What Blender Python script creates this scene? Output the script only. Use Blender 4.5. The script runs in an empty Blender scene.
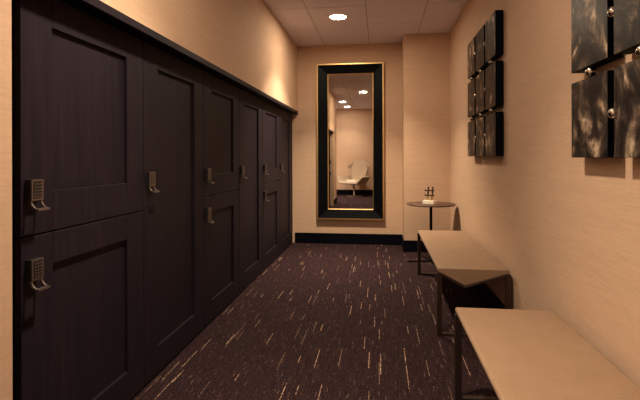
import bpy, bmesh, math, random
from mathutils import Vector, Matrix
random.seed(7)
sc = bpy.context.scene
COL = sc.collection
PI = math.pi

# ------------------------------------------------------------------ materials
def new_mat(name):
    m = bpy.data.materials.new(name); m.use_nodes = True
    nt = m.node_tree; b = nt.nodes['Principled BSDF']
    return m, nt, b
def node(nt, t, **kw):
    n = nt.nodes.new(t)
    for k, v in kw.items(): setattr(n, k, v)
    return n
def setin(n, **kw):
    for k, v in kw.items(): n.inputs[k.replace('_', ' ')].default_value = v
def mapping(nt, scale, src='Object', loc=(0, 0, 0)):
    tc = node(nt, 'ShaderNodeTexCoord'); mp = node(nt, 'ShaderNodeMapping')
    mp.inputs['Scale'].default_value = scale; mp.inputs['Location'].default_value = loc
    nt.links.new(tc.outputs[src], mp.inputs['Vector']); return mp
def noise(nt, vec, scale, detail=3, rough=.5, dist=0):
    n = node(nt, 'ShaderNodeTexNoise'); setin(n, Scale=scale, Detail=detail, Roughness=rough, Distortion=dist)
    nt.links.new(vec, n.inputs['Vector']); return n
def ramp(nt, fac, stops):
    r = node(nt, 'ShaderNodeValToRGB'); e = r.color_ramp.elements
    while len(e) < len(stops): e.new(.5)
    for i, (p, c) in enumerate(stops):
        e[i].position = p; e[i].color = (*c, 1)
    nt.links.new(fac, r.inputs['Fac']); return r
def math_n(nt, op, a, b=None, c=None):
    n = node(nt, 'ShaderNodeMath', operation=op)
    for i, v in enumerate((a, b, c)):
        if v is None: continue
        if isinstance(v, (int, float)): n.inputs[i].default_value = v
        else: nt.links.new(v, n.inputs[i])
    return n.outputs[0]
def bump(nt, b, h, strength, dist=.002):
    n = node(nt, 'ShaderNodeBump'); setin(n, Strength=strength, Distance=dist)
    nt.links.new(h, n.inputs['Height']); nt.links.new(n.outputs[0], b.inputs['Normal'])
def plain(name, col, rough=.5, metal=0, spec=.5):
    m, nt, b = new_mat(name)
    b.inputs['Base Color'].default_value = (*col, 1); b.inputs['Roughness'].default_value = rough
    b.inputs['Metallic'].default_value = metal; b.inputs['Specular IOR Level'].default_value = spec
    mp = mapping(nt, (1, 1, 1)); n = noise(nt, mp.outputs[0], 60, 2)
    mr = node(nt, 'ShaderNodeMapRange'); setin(mr, To_Min=max(0, rough-.05), To_Max=min(1, rough+.05))
    nt.links.new(n.outputs['Fac'], mr.inputs['Value']); nt.links.new(mr.outputs[0], b.inputs['Roughness'])
    return m

def mat_wall():
    m, nt, b = new_mat('woven_wallcovering')
    a = noise(nt, mapping(nt, (11, 11, 190)).outputs[0], 1, 4, .6)
    c = noise(nt, mapping(nt, (260, 260, 90)).outputs[0], 1, 2)
    d = noise(nt, mapping(nt, (1.5, 1.5, 30)).outputs[0], 1, 3, .6)
    s = math_n(nt, 'ADD', math_n(nt, 'MULTIPLY', a.outputs['Fac'], .5), math_n(nt, 'ADD', math_n(nt, 'MULTIPLY', c.outputs['Fac'], .25), math_n(nt, 'MULTIPLY', d.outputs['Fac'], .25)))
    r = ramp(nt, s, [(.34, (.56, .385, .272)), (.5, (.63, .435, .305)), (.66, (.69, .48, .34))])
    nt.links.new(r.outputs[0], b.inputs['Base Color']); b.inputs['Roughness'].default_value = .8
    b.inputs['Specular IOR Level'].default_value = .25
    bump(nt, b, s, .35, .002); return m
def mat_ceiling():
    m, nt, b = new_mat('ceiling_tile')
    a = noise(nt, mapping(nt, (1, 1, 1)).outputs[0], 160, 3, .7)
    r = ramp(nt, a.outputs['Fac'], [(.3, (.70, .65, .74)), (.7, (.78, .73, .83))])
    nt.links.new(r.outputs[0], b.inputs['Base Color']); b.inputs['Roughness'].default_value = .95
    b.inputs['Specular IOR Level'].default_value = .1
    return m
def mat_carpet():
    m, nt, b = new_mat('patterned_carpet')
    tc = node(nt, 'ShaderNodeTexCoord'); sp = node(nt, 'ShaderNodeSeparateXYZ')
    nt.links.new(tc.outputs['Object'], sp.inputs[0])
    x, y = sp.outputs[0], sp.outputs[1]
    def dashes(w, L, thr, seed):
        ix = math_n(nt, 'FLOOR', math_n(nt, 'DIVIDE', x, w))
        fx = math_n(nt, 'FRACT', math_n(nt, 'DIVIDE', x, w))
        wn = node(nt, 'ShaderNodeTexWhiteNoise', noise_dimensions='2D')
        cv = node(nt, 'ShaderNodeCombineXYZ'); nt.links.new(ix, cv.inputs[0]); cv.inputs[1].default_value = seed
        nt.links.new(cv.outputs[0], wn.inputs['Vector'])
        yy = math_n(nt, 'ADD', math_n(nt, 'DIVIDE', y, L), math_n(nt, 'MULTIPLY', wn.outputs['Value'], 37.0))
        iy = math_n(nt, 'FLOOR', yy); fy = math_n(nt, 'FRACT', yy)
        w2 = node(nt, 'ShaderNodeTexWhiteNoise', noise_dimensions='3D')
        c2 = node(nt, 'ShaderNodeCombineXYZ'); nt.links.new(ix, c2.inputs[0]); nt.links.new(iy, c2.inputs[1]); c2.inputs[2].default_value = seed + .5
        nt.links.new(c2.outputs[0], w2.inputs['Vector'])
        on = math_n(nt, 'GREATER_THAN', w2.outputs['Value'], thr)
        # each dash has a length of its own
        ln = node(nt, 'ShaderNodeSeparateColor'); nt.links.new(w2.outputs['Color'], ln.inputs[0])
        end = math_n(nt, 'LESS_THAN', fy, math_n(nt, 'ADD', math_n(nt, 'MULTIPLY', ln.outputs[1], .7), .25))
        thin = math_n(nt, 'LESS_THAN', fx, .46)
        amp = math_n(nt, 'ADD', math_n(nt, 'MULTIPLY', ln.outputs[2], .75), .25)
        return math_n(nt, 'MULTIPLY', math_n(nt, 'MULTIPLY', on, end), math_n(nt, 'MULTIPLY', thin, amp))
    d1 = dashes(.0085, .30, .945, 1.0)
    d2 = dashes(.0085, .055, .90, 5.0)
    br = noise(nt, mapping(nt, (180, 75, 1)).outputs[0], 1, 1)
    brk = math_n(nt, 'GREATER_THAN', br.outputs['Fac'], .46)
    d = math_n(nt, 'MULTIPLY', math_n(nt, 'MAXIMUM', d1, math_n(nt, 'MULTIPLY', d2, .22)), brk)
    g = noise(nt, mapping(nt, (1, 1, 1)).outputs[0], 105, 3, .85)
    g2 = noise(nt, mapping(nt, (60, 7, 1)).outputs[0], 1, 3, .6)
    gs = math_n(nt, 'ADD', math_n(nt, 'MULTIPLY', g.outputs['Fac'], .85), math_n(nt, 'MULTIPLY', g2.outputs['Fac'], .15))
    r = ramp(nt, gs, [(.34, (.004, .0023, .0036)), (.50, (.022, .0120, .0150)), (.68, (.092, .051, .051))])
    mix = node(nt, 'ShaderNodeMix', data_type='RGBA')
    nt.links.new(d, mix.inputs['Factor']); nt.links.new(r.outputs[0], mix.inputs[6]); mix.inputs[7].default_value = (.62, .41, .29, 1)
    nt.links.new(mix.outputs[2], b.inputs['Base Color']); b.inputs['Roughness'].default_value = 1
    b.inputs['Specular IOR Level'].default_value = .05
    bump(nt, b, g.outputs['Fac'], .5, .004); return m
def mat_wood():
    m, nt, b = new_mat('espresso_wood')
    a = noise(nt, mapping(nt, (45, 45, 2.2)).outputs[0], 1, 5, .6, .4)
    c = noise(nt, mapping(nt, (4, 4, .8)).outputs[0], 1, 2)
    s = math_n(nt, 'ADD', math_n(nt, 'MULTIPLY', a.outputs['Fac'], .7), math_n(nt, 'MULTIPLY', c.outputs['Fac'], .3))
    r = ramp(nt, s, [(.36, (.0125, .0088, .0148)), (.52, (.0170, .0120, .0192)), (.66, (.0228, .0155, .0228))])
    nt.links.new(r.outputs[0], b.inputs['Base Color']); b.inputs['Roughness'].default_value = .55
    b.inputs['Specular IOR Level'].default_value = .12
    bump(nt, b, a.outputs['Fac'], .12, .001); return m
def mat_fabric(name, lo, hi):
    m, nt, b = new_mat(name)
    mp = mapping(nt, (1, 1, 1))
    w = node(nt, 'ShaderNodeTexWave', wave_type='BANDS', bands_direction='X'); setin(w, Scale=50, Distortion=1.5, Detail=2); nt.links.new(mp.outputs[0], w.inputs['Vector'])
    w2 = node(nt, 'ShaderNodeTexWave', wave_type='BANDS', bands_direction='Y'); setin(w2, Scale=36, Distortion=1.5, Detail=2); nt.links.new(mp.outputs[0], w2.inputs['Vector'])
    n = noise(nt, mapping(nt, (9, 9, 9)).outputs[0], 1, 4, .6)
    s = math_n(nt, 'ADD', math_n(nt, 'ADD', math_n(nt, 'MULTIPLY', w.outputs['Fac'], .3), math_n(nt, 'MULTIPLY', w2.outputs['Fac'], .3)), math_n(nt, 'MULTIPLY', n.outputs['Fac'], .4))
    r = ramp(nt, s, [(.3, lo), (.7, hi)])
    nt.links.new(r.outputs[0], b.inputs['Base Color']); b.inputs['Roughness'].default_value = .6
    b.inputs['Specular IOR Level'].default_value = .4
    bump(nt, b, s, .4, .0015); return m
def mat_art():
    m, nt, b = new_mat('smoky_panel_print')
    tc = node(nt, 'ShaderNodeTexCoord'); oi = node(nt, 'ShaderNodeObjectInfo')
    off = math_n(nt, 'MULTIPLY', oi.outputs['Random'], 61.0)
    cv = node(nt, 'ShaderNodeCombineXYZ')
    for i in range(3): nt.links.new(off, cv.inputs[i])
    add = node(nt, 'ShaderNodeVectorMath', operation='ADD'); nt.links.new(tc.outputs['Object'], add.inputs[0]); nt.links.new(cv.outputs[0], add.inputs[1])
    mp = node(nt, 'ShaderNodeMapping'); mp.inputs['Scale'].default_value = (2, 5.5, 4.4); mp.inputs['Rotation'].default_value = (.45, 0, 0)
    nt.links.new(add.outputs[0], mp.inputs['Vector'])
    n = noise(nt, mp.outputs[0], 1.0, 8, .60, 1.7)
    n2 = noise(nt, add.outputs[0], 7, 8, .68, .4)
    s = math_n(nt, 'ADD', math_n(nt, 'MULTIPLY', n.outputs['Fac'], .58), math_n(nt, 'MULTIPLY', n2.outputs['Fac'], .42))
    r = ramp(nt, s, [(.43, (.003, .0028, .005)), (.485, (.018, .0140, .0145)), (.53, (.062, .044, .036)), (.575, (.22, .160, .118)), (.63, (.70, .55, .40))])
    nt.links.new(r.outputs[0], b.inputs['Base Color']); b.inputs['Roughness'].default_value = .4
    b.inputs['Specular IOR Level'].default_value = .14
    return m
def mat_emit(name, col, s):
    m, nt, b = new_mat(name)
    b.inputs['Base Color'].default_value = (.8, .8, .8, 1)
    b.inputs['Emission Color'].default_value = (*col, 1); b.inputs['Emission Strength'].default_value = s
    return m

M = dict(
    wall=mat_wall(), ceil=mat_ceiling(), carpet=mat_carpet(), wood=mat_wood(), art=mat_art(),
    fabric=mat_fabric('bench_fabric', (.245, .155, .098), (.365, .240, .158)),
    chair=mat_fabric('chair_cream_upholstery', (.50, .42, .33), (.68, .58, .47)),
    shell=mat_fabric('chair_tan_shell', (.34, .255, .175), (.46, .35, .25)),
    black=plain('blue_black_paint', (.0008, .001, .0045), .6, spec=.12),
    edge=plain('black_panel_edge', (.0006, .0008, .004), .6, spec=.08),
    grid=plain('ceiling_grid', (.33, .26, .22), .8, spec=.1),
    gold=plain('antique_gold', (.86, .60, .27), .40, 1),
    bronze=plain('bronze_metal', (.075, .050, .042), .42, .8),
    darkmetal=plain('dark_metal', (.012, .009, .009), .42, .4),
    lock=plain('brushed_bronze_lock', (.27, .225, .215), .36, .9),
    key=plain('lock_key', (.30, .27, .26), .35, .8),
    pad=plain('lock_keypad', (.012, .010, .011), .4),
    silver=plain('polished_steel', (.62, .58, .52), .14, 1),
    table=plain('walnut_top', (.085, .045, .032), .45),
    frame=plain('mirror_frame_black', (.0016, .0024, .0042), .45, spec=.1),
    white=plain('white_stone', (.85, .78, .66), .5),
    trim=plain('white_light_trim', (.75, .70, .64), .5),
    chrome=plain('chrome', (.7, .7, .7), .15, 1),
)
mm, nt_, bb_ = new_mat('mirror_glass')
bb_.inputs['Base Color'].default_value = (.84, .81, .76, 1); bb_.inputs['Metallic'].default_value = 1; bb_.inputs['Roughness'].default_value = .015
M['glass'] = mm

# ------------------------------------------------------------------ mesh helpers
def box(bm, x0, x1, y0, y1, z0, z1, mi=0):
    x0, x1 = sorted((x0, x1)); y0, y1 = sorted((y0, y1)); z0, z1 = sorted((z0, z1))
    v = [bm.verts.new((x, y, z)) for x in (x0, x1) for y in (y0, y1) for z in (z0, z1)]
    for q in ((0, 1, 3, 2), (4, 6, 7, 5), (0, 4, 5, 1), (2, 3, 7, 6), (0, 2, 6, 4), (1, 5, 7, 3)):
        f = bm.faces.new([v[i] for i in q]); f.material_index = mi
def poly(bm, pts, mi=0, smooth=False):
    f = bm.faces.new([bm.verts.new(p) for p in pts]); f.material_index = mi; f.smooth = smooth; return f
def prism(bm, prof, a, b, axis='Y', mi=0, smooth=False):
    """closed profile (list of 2D) swept from a to b on an axis"""
    def P(p, t):
        return {'Y': (p[0], t, p[1]), 'X': (t, p[0], p[1]), 'Z': (p[0], p[1], t)}[axis]
    A = [bm.verts.new(P(p, a)) for p in prof]; B = [bm.verts.new(P(p, b)) for p in prof]
    n = len(prof)
    for i in range(n):
        f = bm.faces.new((A[i], A[(i+1) % n], B[(i+1) % n], B[i])); f.material_index = mi; f.smooth = smooth
    bm.faces.new(A[::-1]).material_index = mi; bm.faces.new(B).material_index = mi
def bar(bm, p, q, w, h=None, mi=0, up=Vector((0, 0, 1))):
    p, q = Vector(p), Vector(q); h = h or w
    d = (q-p).normalized()
    if abs(d.dot(up)) > .98: up = Vector((0, 1, 0))
    s = d.cross(up).normalized(); u = s.cross(d)
    A, B = [], []
    for a, c in ((-1, -1), (1, -1), (1, 1), (-1, 1)):
        o = s*(a*w/2) + u*(c*h/2); A.append(bm.verts.new(p+o)); B.append(bm.verts.new(q+o))
    for i in range(4): bm.faces.new((A[i], A[(i+1) % 4], B[(i+1) % 4], B[i])).material_index = mi
    bm.faces.new(A[::-1]).material_index = mi; bm.faces.new(B).material_index = mi
def lathe(bm, prof, n=48, c=(0, 0, 0), mi=0):
    rings = []
    for r, z in prof:
        if r < 1e-6: rings.append([bm.verts.new((c[0], c[1], c[2]+z))])
        else: rings.append([bm.verts.new((c[0]+r*math.cos(2*PI*k/n), c[1]+r*math.sin(2*PI*k/n), c[2]+z)) for k in range(n)])
    for A, B in zip(rings, rings[1:]):
        for k in range(n):
            k2 = (k+1) % n
            if len(A) == 1 and len(B) == 1: continue
            if len(A) == 1: q = (A[0], B[k2], B[k])
            elif len(B) == 1: q = (A[k], A[k2], B[0])
            else: q = (A[k], A[k2], B[k2], B[k])
            f = bm.faces.new(q); f.material_index = mi; f.smooth = True
def sphere(bm, c, r, mi=0):
    res = bmesh.ops.create_uvsphere(bm, u_segments=20, v_segments=12, radius=r, matrix=Matrix.Translation(c))
    for v in res['verts']:
        for f in v.link_faces: f.smooth = True; f.material_index = mi
def mesh(name, bm, mats, weld=True):
    bmesh.ops.recalc_face_normals(bm, faces=bm.faces)
    me = bpy.data.meshes.new(name); bm.to_mesh(me); bm.free()
    for m in (mats if isinstance(mats, (list, tuple)) else [mats]): me.materials.append(m)
    return me
def link(name, me, parent=None, loc=(0, 0, 0), bev=0, seg=2):
    o = bpy.data.objects.new(name, me); COL.objects.link(o); o.location = loc
    if parent: o.parent = parent
    if bev:
        b = o.modifiers.new('bevel', 'BEVEL'); b.width = bev; b.segments = seg; b.limit_method = 'ANGLE'; b.angle_limit = .6
    return o
def obj(name, bm, mats, parent=None, loc=(0, 0, 0), bev=0, seg=2): return link(name, mesh(name, bm, mats), parent, loc, bev, seg)
def thing(name, label, cat, loc=(0, 0, 0), rz=0, group=None):
    o = bpy.data.objects.new(name, None); COL.objects.link(o); o.empty_display_size = .1
    o.location = loc; o.rotation_euler = (0, 0, rz); o['label'] = label; o['category'] = cat
    if group: o['group'] = group
    return o
def struct(name, bm, mats, label=None, bev=0):
    o = obj(name, bm, mats, bev=bev); o['kind'] = 'structure'
    if label: o['label'] = label; o['category'] = name.split('_')[0]
    return o
NB = bmesh.new

# ------------------------------------------------------------------ room shell
H = 2.74; XL = -1.133; XR = .872; YB = 6.312; YC = 5.872; XS = .303; YF = -2.09
XC = -1.207; YA = 1.29; YE = .55; LOB = -3.2
bm = NB(); box(bm, LOB-.1, XR+.1, YF-.1, YB+.1, -.1, 0); struct('floor', bm, M['carpet'], 'dark brown carpet with broken golden dashes along the corridor')
# ceiling: grid slab with the tiles proud of it
bm = NB(); box(bm, LOB-.1, XR+.1, YF-.1, YB+.1, H+.006, H+.1, 1)
g = .004
xs = [LOB]; t = -.752-.615*3
while t < -.6: xs.append(t); t += .615
xs = [LOB, -2.597, -1.982, -1.367, -.752, -.137, .478, XR]
for i in range(len(xs)-1):
    x0, x1 = xs[i], xs[i+1]
    ys = [YB]
    if i == 5: y = 5.35; stp = [1.22]
    elif i == 6: y = 5.35; stp = [.64, 1.22]
    else: y = 4.707; stp = [1.22]
    k = 0
    while y > YF: ys.append(y); y -= stp[min(k, len(stp)-1)]; k += 1
    ys.append(YF)
    for a, b_ in zip(ys, ys[1:]):
        if a-b_ > .03: box(bm, x0+g, x1-g, b_+.006, a-.006, H, H+.006, 0)
struct('ceiling', bm, [M['ceil'], M['grid']], 'suspended ceiling of large tan tiles')
bm = NB(); box(bm, XL-.65, XL, YA, YB+.02, 1.834, H+.02); struct('wall_left', bm, M['wall'], 'beige woven wallcovering above the lockers')
bm = NB(); box(bm, XL-.65, XL-.58, YA, YB+.02, 0, 1.834); struct('wall_alcove', bm, M['wall'])
bm = NB(); box(bm, LOB-.1, XL, YE, YA, 0, H+.02); struct('wall_end', bm, M['wall'], 'strip of beige wall left of the nearest locker')
bm = NB(); box(bm, XL-.6, XS+.05, YB, YB+.1, 0, H+.02); struct('wall_back', bm, M['wall'], 'beige end wall behind the tall mirror')
bm = NB(); box(bm, XS, XR+.05, YC, YB+.1, 0, H+.02); struct('wall_corner', bm, M['wall'], 'beige boxed column in the far right corner')
bm = NB(); box(bm, XR, XR+.1, YF-.1, YC, 0, H+.02); struct('wall_right', bm, M['wall'], 'beige textured wall behind the benches')
bm = NB(); box(bm, LOB-.1, XR, YF-.1, YF, 0, H+.02); struct('wall_front', bm, M['wall'], 'beige wall behind the pale chair, seen in the mirror')
bm = NB(); box(bm, LOB-.1, LOB, YF, YE, 0, H+.02); struct('wall_side', bm, M['wall'])
def base(name, x0, x1, y0, y1, h=.145):
    bm = NB(); box(bm, x0, x1, y0, y1, 0, h); struct(name, bm, M['black'], bev=.003)
base('baseboard_back', XC+.03, XS-.014, YB-.014, YB)
base('baseboard_column', XS-.014, XR-.014, YC-.014, YC)
base('baseboard_return', XS-.014, XS, YC, YB)
base('baseboard_right', XR-.014, XR, YF, YC)
base('baseboard_front', LOB, XR-.014, YF, YF+.014, .16)
base('baseboard_end', XL, XL+.014, YE-.014, YA-.005)
base('baseboard_left', LOB, XL, YE-.014, YE)
# dark trim round the locker alcove
bm = NB(); box(bm, XL-.012, XL+.004, YA+.002, YB, 1.797, 1.834); box(bm, XC-.3, XL-.012, YA+.002, YB, 1.7975, 1.834, 1); struct('trim_1', bm, [M['wood'], M['black']], 'dark wooden ledge along the top of the lockers', bev=.002)  # second box is the soffit, its shade put in as black colour
bm = NB(); box(bm, XC-.3, XC-.03, YA, 1.406, 0, 1.797); struct('trim_2', bm, M['black'], 'black filler strip beside the nearest locker')  # black stands in for the shadow in the recess beside the wall end
bm = NB(); box(bm, XC-.3, XC-.004, 6.246, YB, 0, 1.797); struct('trim_3', bm, M['wood'], 'narrow dark strip closing the far end of the lockers')

# ------------------------------------------------------------------ lockers
def door_mesh(w, h):
    """shaker door, origin at lower near corner of its front, width along +Y, front towards +X"""
    bm = NB(); s = .152; r = .148; T = .026; d = .015
    box(bm, -T, 0, 0, s, 0, h); box(bm, -T, 0, w-s, w, 0, h)
    box(bm, -T, 0, s, w-s, 0, r); box(bm, -T, 0, s, w-s, h-r+.03, h)
    box(bm, -T, -d, s, w-s, r, h-r+.03)
    return mesh('door', bm, M['wood'])
def lock_meshes():
    W = .055
    bm = NB()                                                       # housing, origin at its lower near corner on the door
    box(bm, 0, .021, 0, W, .034, .106, 1); box(bm, .021, .026, 0, W, .034, .106, 0)  # rear box near-black: shade on the bronze sides put into the colour
    A = mesh('keypad_lock', bm, [M['lock'], M['pad']])
    bm = NB()
    box(bm, .026, .0268, .007, W-.007, .040, .101, 0)
    for i in range(3):
        for j in range(5):
            y = .0125+i*.0125; z = .0445+j*.0112
            box(bm, .0268, .0282, y+.001, y+.0062, z, z+.0042, 1)
    B = mesh('keypad', bm, [M['pad'], M['key']])
    bm = NB()                                                       # two side arms curling outwards and the lip between them
    prof = []
    for k in range(9):
        t = k/8*PI/2
        prof.append((.022+.030*(1-math.cos(t)), .036-.030*math.sin(t)))
    n = len(prof)
    inner = [(p[0]-.006*math.cos(k/8*PI/2)-.0, p[1]-.006*math.sin(k/8*PI/2)) for k, p in enumerate(prof)]
    loop = prof + inner[::-1]
    prism(bm, loop, 0, .008, 'Y'); prism(bm, loop, W-.008, W, 'Y')
    prism(bm, prof[-3:]+inner[-3:][::-1], .008, W-.008, 'Y')
    C = mesh('pull_handle', bm, M['lock'])
    return A, B, C
# profile helper for the handle uses (x, z) pairs swept on Y
LK = lock_meshes()
def add_door(root, y0, y1, z0, z1, lockz):
    d = link('door', door_mesh(y1-y0-.005, z1-z0), root, (XC-root.location.x, y0+.0025-root.location.y, z0), bev=.0015, seg=1)
    for me in LK: link(me.name.split('.')[0], me, d, (0, .017, lockz-z0))
    return d
ED = [1.410, 2.228, 3.042, 3.848, 4.645, 5.475, 6.243]
LAB = ['dark wood locker nearest the camera, with two stacked keypad doors',
       'full height dark wood locker beside the nearest stacked pair, left of the second stacked pair',
       'second stacked pair of dark wood locker doors, between two full height doors',
       'full height dark wood locker in the middle of the row, second single door along',
       'third stacked pair of dark wood locker doors, near the end of the row',
       'narrowest looking dark wood locker, last in the row beside the end wall']
for i in range(6):
    y0, y1 = ED[i], ED[i+1]
    t = thing('locker', LAB[i], 'locker', (XC, (y0+y1)/2, 0), group='dark wood lockers on the left wall')
    ly = (y0+y1)/2
    bm = NB(); box(bm, -.5, -.027, y0-ly+.001, y1-ly-.001, 0.0, 1.795)
    obj('body', bm, M['black'], t)
    if i % 2 == 0:
        add_door(t, y0, y1, .922, 1.793, 1.010); add_door(t, y0, y1, .012, .916, .734)
    else:
        add_door(t, y0, y1, .012, 1.793, 1.010)

# ------------------------------------------------------------------ mirror
t = thing('wall_mirror', 'tall rectangular mirror in a black and gold frame on the end wall', 'mirror', (-.401, YB, .342))
x0, x1, z0, z1 = -.859+.401, .056+.401, 0, 2.134
def ring(bm, o, i, yo, yi, mi=0):
    """four mitred faces between rectangle o at depth yo and rectangle i at depth yi"""
    O = [(o[0], yo, o[2]), (o[1], yo, o[2]), (o[1], yo, o[3]), (o[0], yo, o[3])]
    I = [(i[0], yi, i[2]), (i[1], yi, i[2]), (i[1], yi, i[3]), (i[0], yi, i[3])]
    vo = [bm.verts.new(p) for p in O]; vi = [bm.verts.new(p) for p in I]
    for k in range(4): bm.faces.new((vo[k], vo[(k+1) % 4], vi[(k+1) % 4], vi[k])).material_index = mi
def inset(r, d): return (r[0]+d, r[1]-d, r[2]+d, r[3]-d)
R0 = (x0, x1, z0, z1); R1 = inset(R0, .016); R2 = (-.711+.401, -.084+.401, .475-.342, 2.340-.342); R3 = inset(R2, .010)
bm = NB()
ring(bm, R0, R0, -.003, -.058); ring(bm, R0, R1, -.058, -.058); ring(bm, R1, R1, -.058, -.046)
ring(bm, R0, R1, -.003, -.003); ring(bm, R1, R1, -.046, -.003)
bmesh.ops.remove_doubles(bm, verts=bm.verts, dist=1e-5)
obj('outer_gold_edge', bm, M['gold'], t)
bm = NB()
ring(bm, R1, R2, -.052, -.018); ring(bm, R2, R2, -.018, -.004); ring(bm, R1, R2, -.004, -.004); ring(bm, R1, R1, -.052, -.004)
bmesh.ops.remove_doubles(bm, verts=bm.verts, dist=1e-5)
obj('bevelled_frame', bm, M['frame'], t)
bm = NB()
ring(bm, R2, R2, -.014, -.028); ring(bm, R2, R3, -.028, -.024); ring(bm, R3, R3, -.024, -.008); ring(bm, R2, R3, -.014, -.008)
bmesh.ops.remove_doubles(bm, verts=bm.verts, dist=1e-5)
obj('inner_gold_edge', bm, M['gold'], t)
bm = NB(); box(bm, R3[0]-.004, R3[1]+.004, -.013, -.005, R3[2]-.004, R3[3]+.004); obj('mirror_glass', bm, M['glass'], t)

# ------------------------------------------------------------------ benches
def make_bench():
    L = 1.62; W = .465; ZT = .45; ax = .375*W
    t = thing('bench', '', 'bench')
    # upholstered top: flat above, folded to a shallow keel below
    bm = NB(); e = .006
    prof = [(0, ZT-.012), (.004, ZT-.003), (.012, ZT), (W-.012, ZT), (W-.004, ZT-.003), (W, ZT-.012), (W-.003, ZT-.022), (ax, ZT-.112), (.003, ZT-.022)]
    prism(bm, prof, 0, L, 'Y'); obj('seat', bm, M['fabric'], t, bev=.008, seg=3)
    s = .031
    for y in (0, L):
        bm = NB(); yy = y+.014 if y == 0 else y-.014
        bar(bm, (.006, yy, ZT-.030), (ax, yy, ZT-.124), .024, .014); bar(bm, (ax, yy, ZT-.124), (W-.006, yy, ZT-.030), .024, .014)
        obj('seat_rail', bm, M['bronze'], t, bev=.0015, seg=1)
        for x in (.013, W-.013):
            bm = NB(); box(bm, x-s/2, x+s/2, yy-s/2, yy+s/2, .0, ZT-.03); obj('leg', bm, M['bronze'], t, bev=.0015, seg=1)
        bm = NB(); box(bm, .013+s/2, W-.013-s/2, yy-s/2, yy+s/2, .0, .018); obj('foot_rail', bm, M['bronze'], t, bev=.0015, seg=1)
    return t
def clone(o, parent=None):
    c = o.copy(); COL.objects.link(c)
    if parent: c.parent = parent
    for ch in list(o.children): clone(ch, c)
    return c
b1 = make_bench(); b1.location = (.380, 3.135, 0)
b1['label'] = 'far beige bench, on dark metal legs, in front of the round side table'; b1['group'] = 'benches along the right wall'
b2 = clone(b1); b2.location = (.365, .715, 0)
b2['label'] = 'near beige bench, cut off by the lower right corner of the photo'

# ------------------------------------------------------------------ side table and ornament
TX, TY, TZ = .578, 5.36, .66
t = thing('side_table', 'round brown pedestal table in the corner beyond the far bench', 'table', (TX, TY, 0))
bm = NB(); lathe(bm, [(0, TZ-.016), (.262, TZ-.016), (.274, TZ-.010), (.276, TZ-.004), (.274, TZ), (0, TZ)], 64); obj('tabletop', bm, M['table'], t)
bm = NB(); lathe(bm, [(0, .018), (.030, .018), (.030, .026), (.0165, .030), (.0165, TZ-.024), (.06, TZ-.022), (.06, TZ-.016), (0, TZ-.016)], 24); obj('pole', bm, M['darkmetal'], t)
bm = NB()
for k in range(4):
    a = PI+.23+k*PI/2
    bar(bm, (0, 0, .010), (.27*math.cos(a), .27*math.sin(a), .010), .038, .018)
obj('cross_base', bm, M['darkmetal'], t)
t = thing('ornament', 'small bronze hash-shaped ornament on a white block on the side table', 'ornament', (.562, 5.33, TZ), -.62)
bm = NB(); box(bm, -.07, .07, -.04, .04, 0, .040); obj('block', bm, M['white'], t, bev=.003)
for x in (-.024, .030):
    bm = NB(); bar(bm, (x-.003, 0, .038), (x+.003, 0, .095), .016); bar(bm, (x+.003, 0, .095), (x+.008, 0, .195), .015, mi=1)
    obj('upright', bm, [M['gold'], M['bronze']], t, bev=.002, seg=1)
for z in (.098, .152):
    bm = NB(); bar(bm, (-.058, -.012, z), (.064, -.012, z+.002), .015); obj('crossbar', bm, M['bronze'], t, bev=.002, seg=1)

# ------------------------------------------------------------------ wall art: nine panels joined by steel balls
AX = .812; S = .314; G = .045
bm = NB(); Tk = .054
box(bm, 0, Tk, -S/2, S/2, -S/2, S/2, 1); box(bm, Tk, XR-AX, -.06, .06, -.06, .06, 1)
for f in bm.faces:
    if f.calc_center_median().x < 1e-4: f.material_index = 0
PM = mesh('panel', bm, [M['art'], M['edge']])
bm = NB(); sphere(bm, (0, 0, 0), .0215); BM_ = mesh('ball', bm, M['silver'])
def wall_art(yfar, z0, label):
    tot = 3*S+2*G
    t = thing('wall_art', label, 'wall art', (AX, yfar-tot/2, z0), group='panel wall art on the right wall')
    cy = [tot/2-S/2-k*(S+G) for k in range(3)]; cz = [S/2+k*(S+G) for k in range(3)]
    for a in range(3):
        for c in range(3): link('panel', PM, t, (0, cy[a], cz[c]), bev=.001, seg=1)
    for a in range(3):
        for c in range(2):
            link('ball', BM_, t, (.012, cy[a], cz[c]+S/2+G/2)); link('ball', BM_, t, (.012, cy[c]-S/2-G/2, cz[a]))
wall_art(4.407, 1.197, 'far grid of nine dark smoky panels above the far bench')
wall_art(2.082, 1.187, 'near grid of dark smoky panels, cut off by the upper right corner')

# ------------------------------------------------------------------ ceiling lights
def downlight(x, y, label, power, wide, r=.085, LC=(1.0, .80, .56)):   # a focused beam plus the diffuser's own even glow
    t = thing('ceiling_light', label, 'light', (x, y, H), group='recessed ceiling lights')
    bm = NB(); lathe(bm, [(r, -.001), (r+.004, -.006), (r+.016, -.004), (r+.018, 0), (r, 0), (r, -.001)], 48); obj('trim_ring', bm, M['trim'], t)
    bm = NB(); lathe(bm, [(0, -.003), (r, -.003), (r, 0), (0, 0)], 48); obj('diffuser', bm, mat_emit('lamp_diffuser', LC, wide/(PI*PI*r*r)), t)
    ld = bpy.data.lights.new('lamp', 'AREA'); ld.shape = 'DISK'; ld.size = r*1.5; ld.energy = power; ld.color = LC; ld.spread = math.radians(SPREAD)
    lo = bpy.data.objects.new('lamp', ld); COL.objects.link(lo); lo.parent = t; lo.location = (0, 0, -.008)
SPREAD = 100
downlight(-.452, 5.04, 'round ceiling light glowing near the tall mirror, seen directly', 36, 20)
downlight(-.386, 1.71, 'round ceiling light overhead, rightmost of those reflected in the mirror', 19, 23)
downlight(-1.016, -.14, 'round ceiling light behind the camera, leftmost of those in the mirror', 8, 10, LC=(1, .87, .70))
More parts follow.
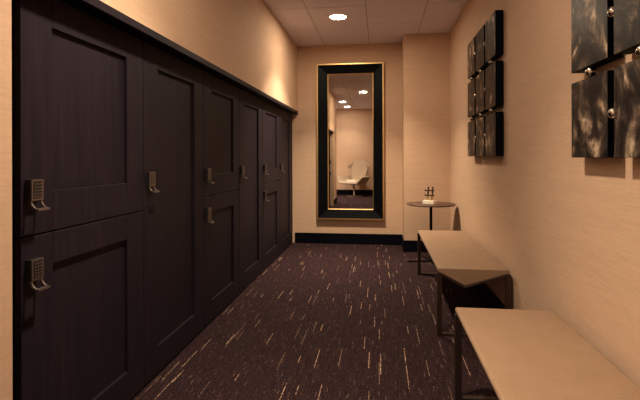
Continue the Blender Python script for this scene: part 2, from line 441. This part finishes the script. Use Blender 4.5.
downlight(-.983, -1.405, 'round ceiling light above the pale chair, lowest in the mirror', 11, 8, LC=(1, .87, .70))
downlight(-2.35, -.75, 'round ceiling light above the open lobby behind the camera', 42, 20, LC=(1, .87, .70))  # added lamp without a known source, fills the corridor from behind

# ------------------------------------------------------------------ lounge chair behind the camera, seen in the mirror
t = thing('lounge_chair', 'pale swivel lounge chair with folded wings, seen in the mirror', 'chair', (-.79, -1.58, 0), .55)
def slab(pts, th):
    """a folded panel: outline points with thickness along its normal"""
    bm = NB(); P = [Vector(p) for p in pts]; n = Vector((0, 0, 0))
    for i in range(1, len(P)-1): n += (P[i]-P[0]).cross(P[i+1]-P[0])
    n.normalize()
    A = [bm.verts.new(p+n*th/2) for p in P]; B = [bm.verts.new(p-n*th/2) for p in P]
    bm.faces.new(A); bm.faces.new(B[::-1])
    for i in range(len(P)): bm.faces.new((A[i], B[i], B[(i+1) % len(P)], A[(i+1) % len(P)]))
    return bm
def part(name, pts, th, bev=.012): return obj(name, slab(pts, th), M['chair' if name == 'seat' else 'shell'], t, bev=bev, seg=3)
part('seat', [(-.30, -.22, .37), (.30, -.22, .37), (.33, .34, .42), (-.33, .34, .42)], .07, .02)
part('backrest', [(-.22, -.23, .40), (.22, -.23, .40), (.32, -.30, .82), (.18, -.335, 1.08), (-.18, -.335, 1.08), (-.32, -.30, .82)], .06, .02)
for s in (-1, 1):
    part('wing', [(s*.31, -.30, .80), (s*.18, -.33, 1.07), (s*.42, -.20, .92)], .035)
    part('armrest', [(s*.30, -.22, .40), (s*.33, .33, .42), (s*.46, .26, .60), (s*.42, -.26, .62)], .045)
bm = NB(); box(bm, -.2, .2, -.20, .16, .425, .50); obj('cushion', bm, M['chair'], t, bev=.03, seg=4)
bm = NB(); lathe(bm, [(0, .012), (.03, .012), (.022, .03), (.022, .37), (0, .37)], 20); obj('post', bm, M['chrome'], t)
bm = NB(); lathe(bm, [(0, 0), (.25, 0), (.25, .006), (.05, .016), (0, .016)], 48); obj('base', bm, M['chrome'], t)

# ------------------------------------------------------------------ world, camera, view
w = bpy.data.worlds.new('world'); sc.world = w; w.use_nodes = True
w.node_tree.nodes['Background'].inputs[0].default_value = (0, 0, 0, 1)
cd = bpy.data.cameras.new('camera'); cam = bpy.data.objects.new('camera', cd); COL.objects.link(cam); sc.camera = cam
cam.matrix_world = Matrix.Translation((0, 0, 1.19)) @ Matrix.Rotation(.1295, 4, 'Z') @ Matrix.Rotation(PI/2, 4, 'X') @ Matrix.Rotation(-.0029, 4, 'Z')
cd.sensor_width = 36; cd.lens = 458.9/640*36; cd.shift_y = -42.45/640; cd.clip_start = .02
sc.view_settings.view_transform = 'Standard'; sc.view_settings.look = 'None'; sc.view_settings.gamma = 1
sc.view_settings.use_curve_mapping = False; sc.view_settings.exposure = 0.09
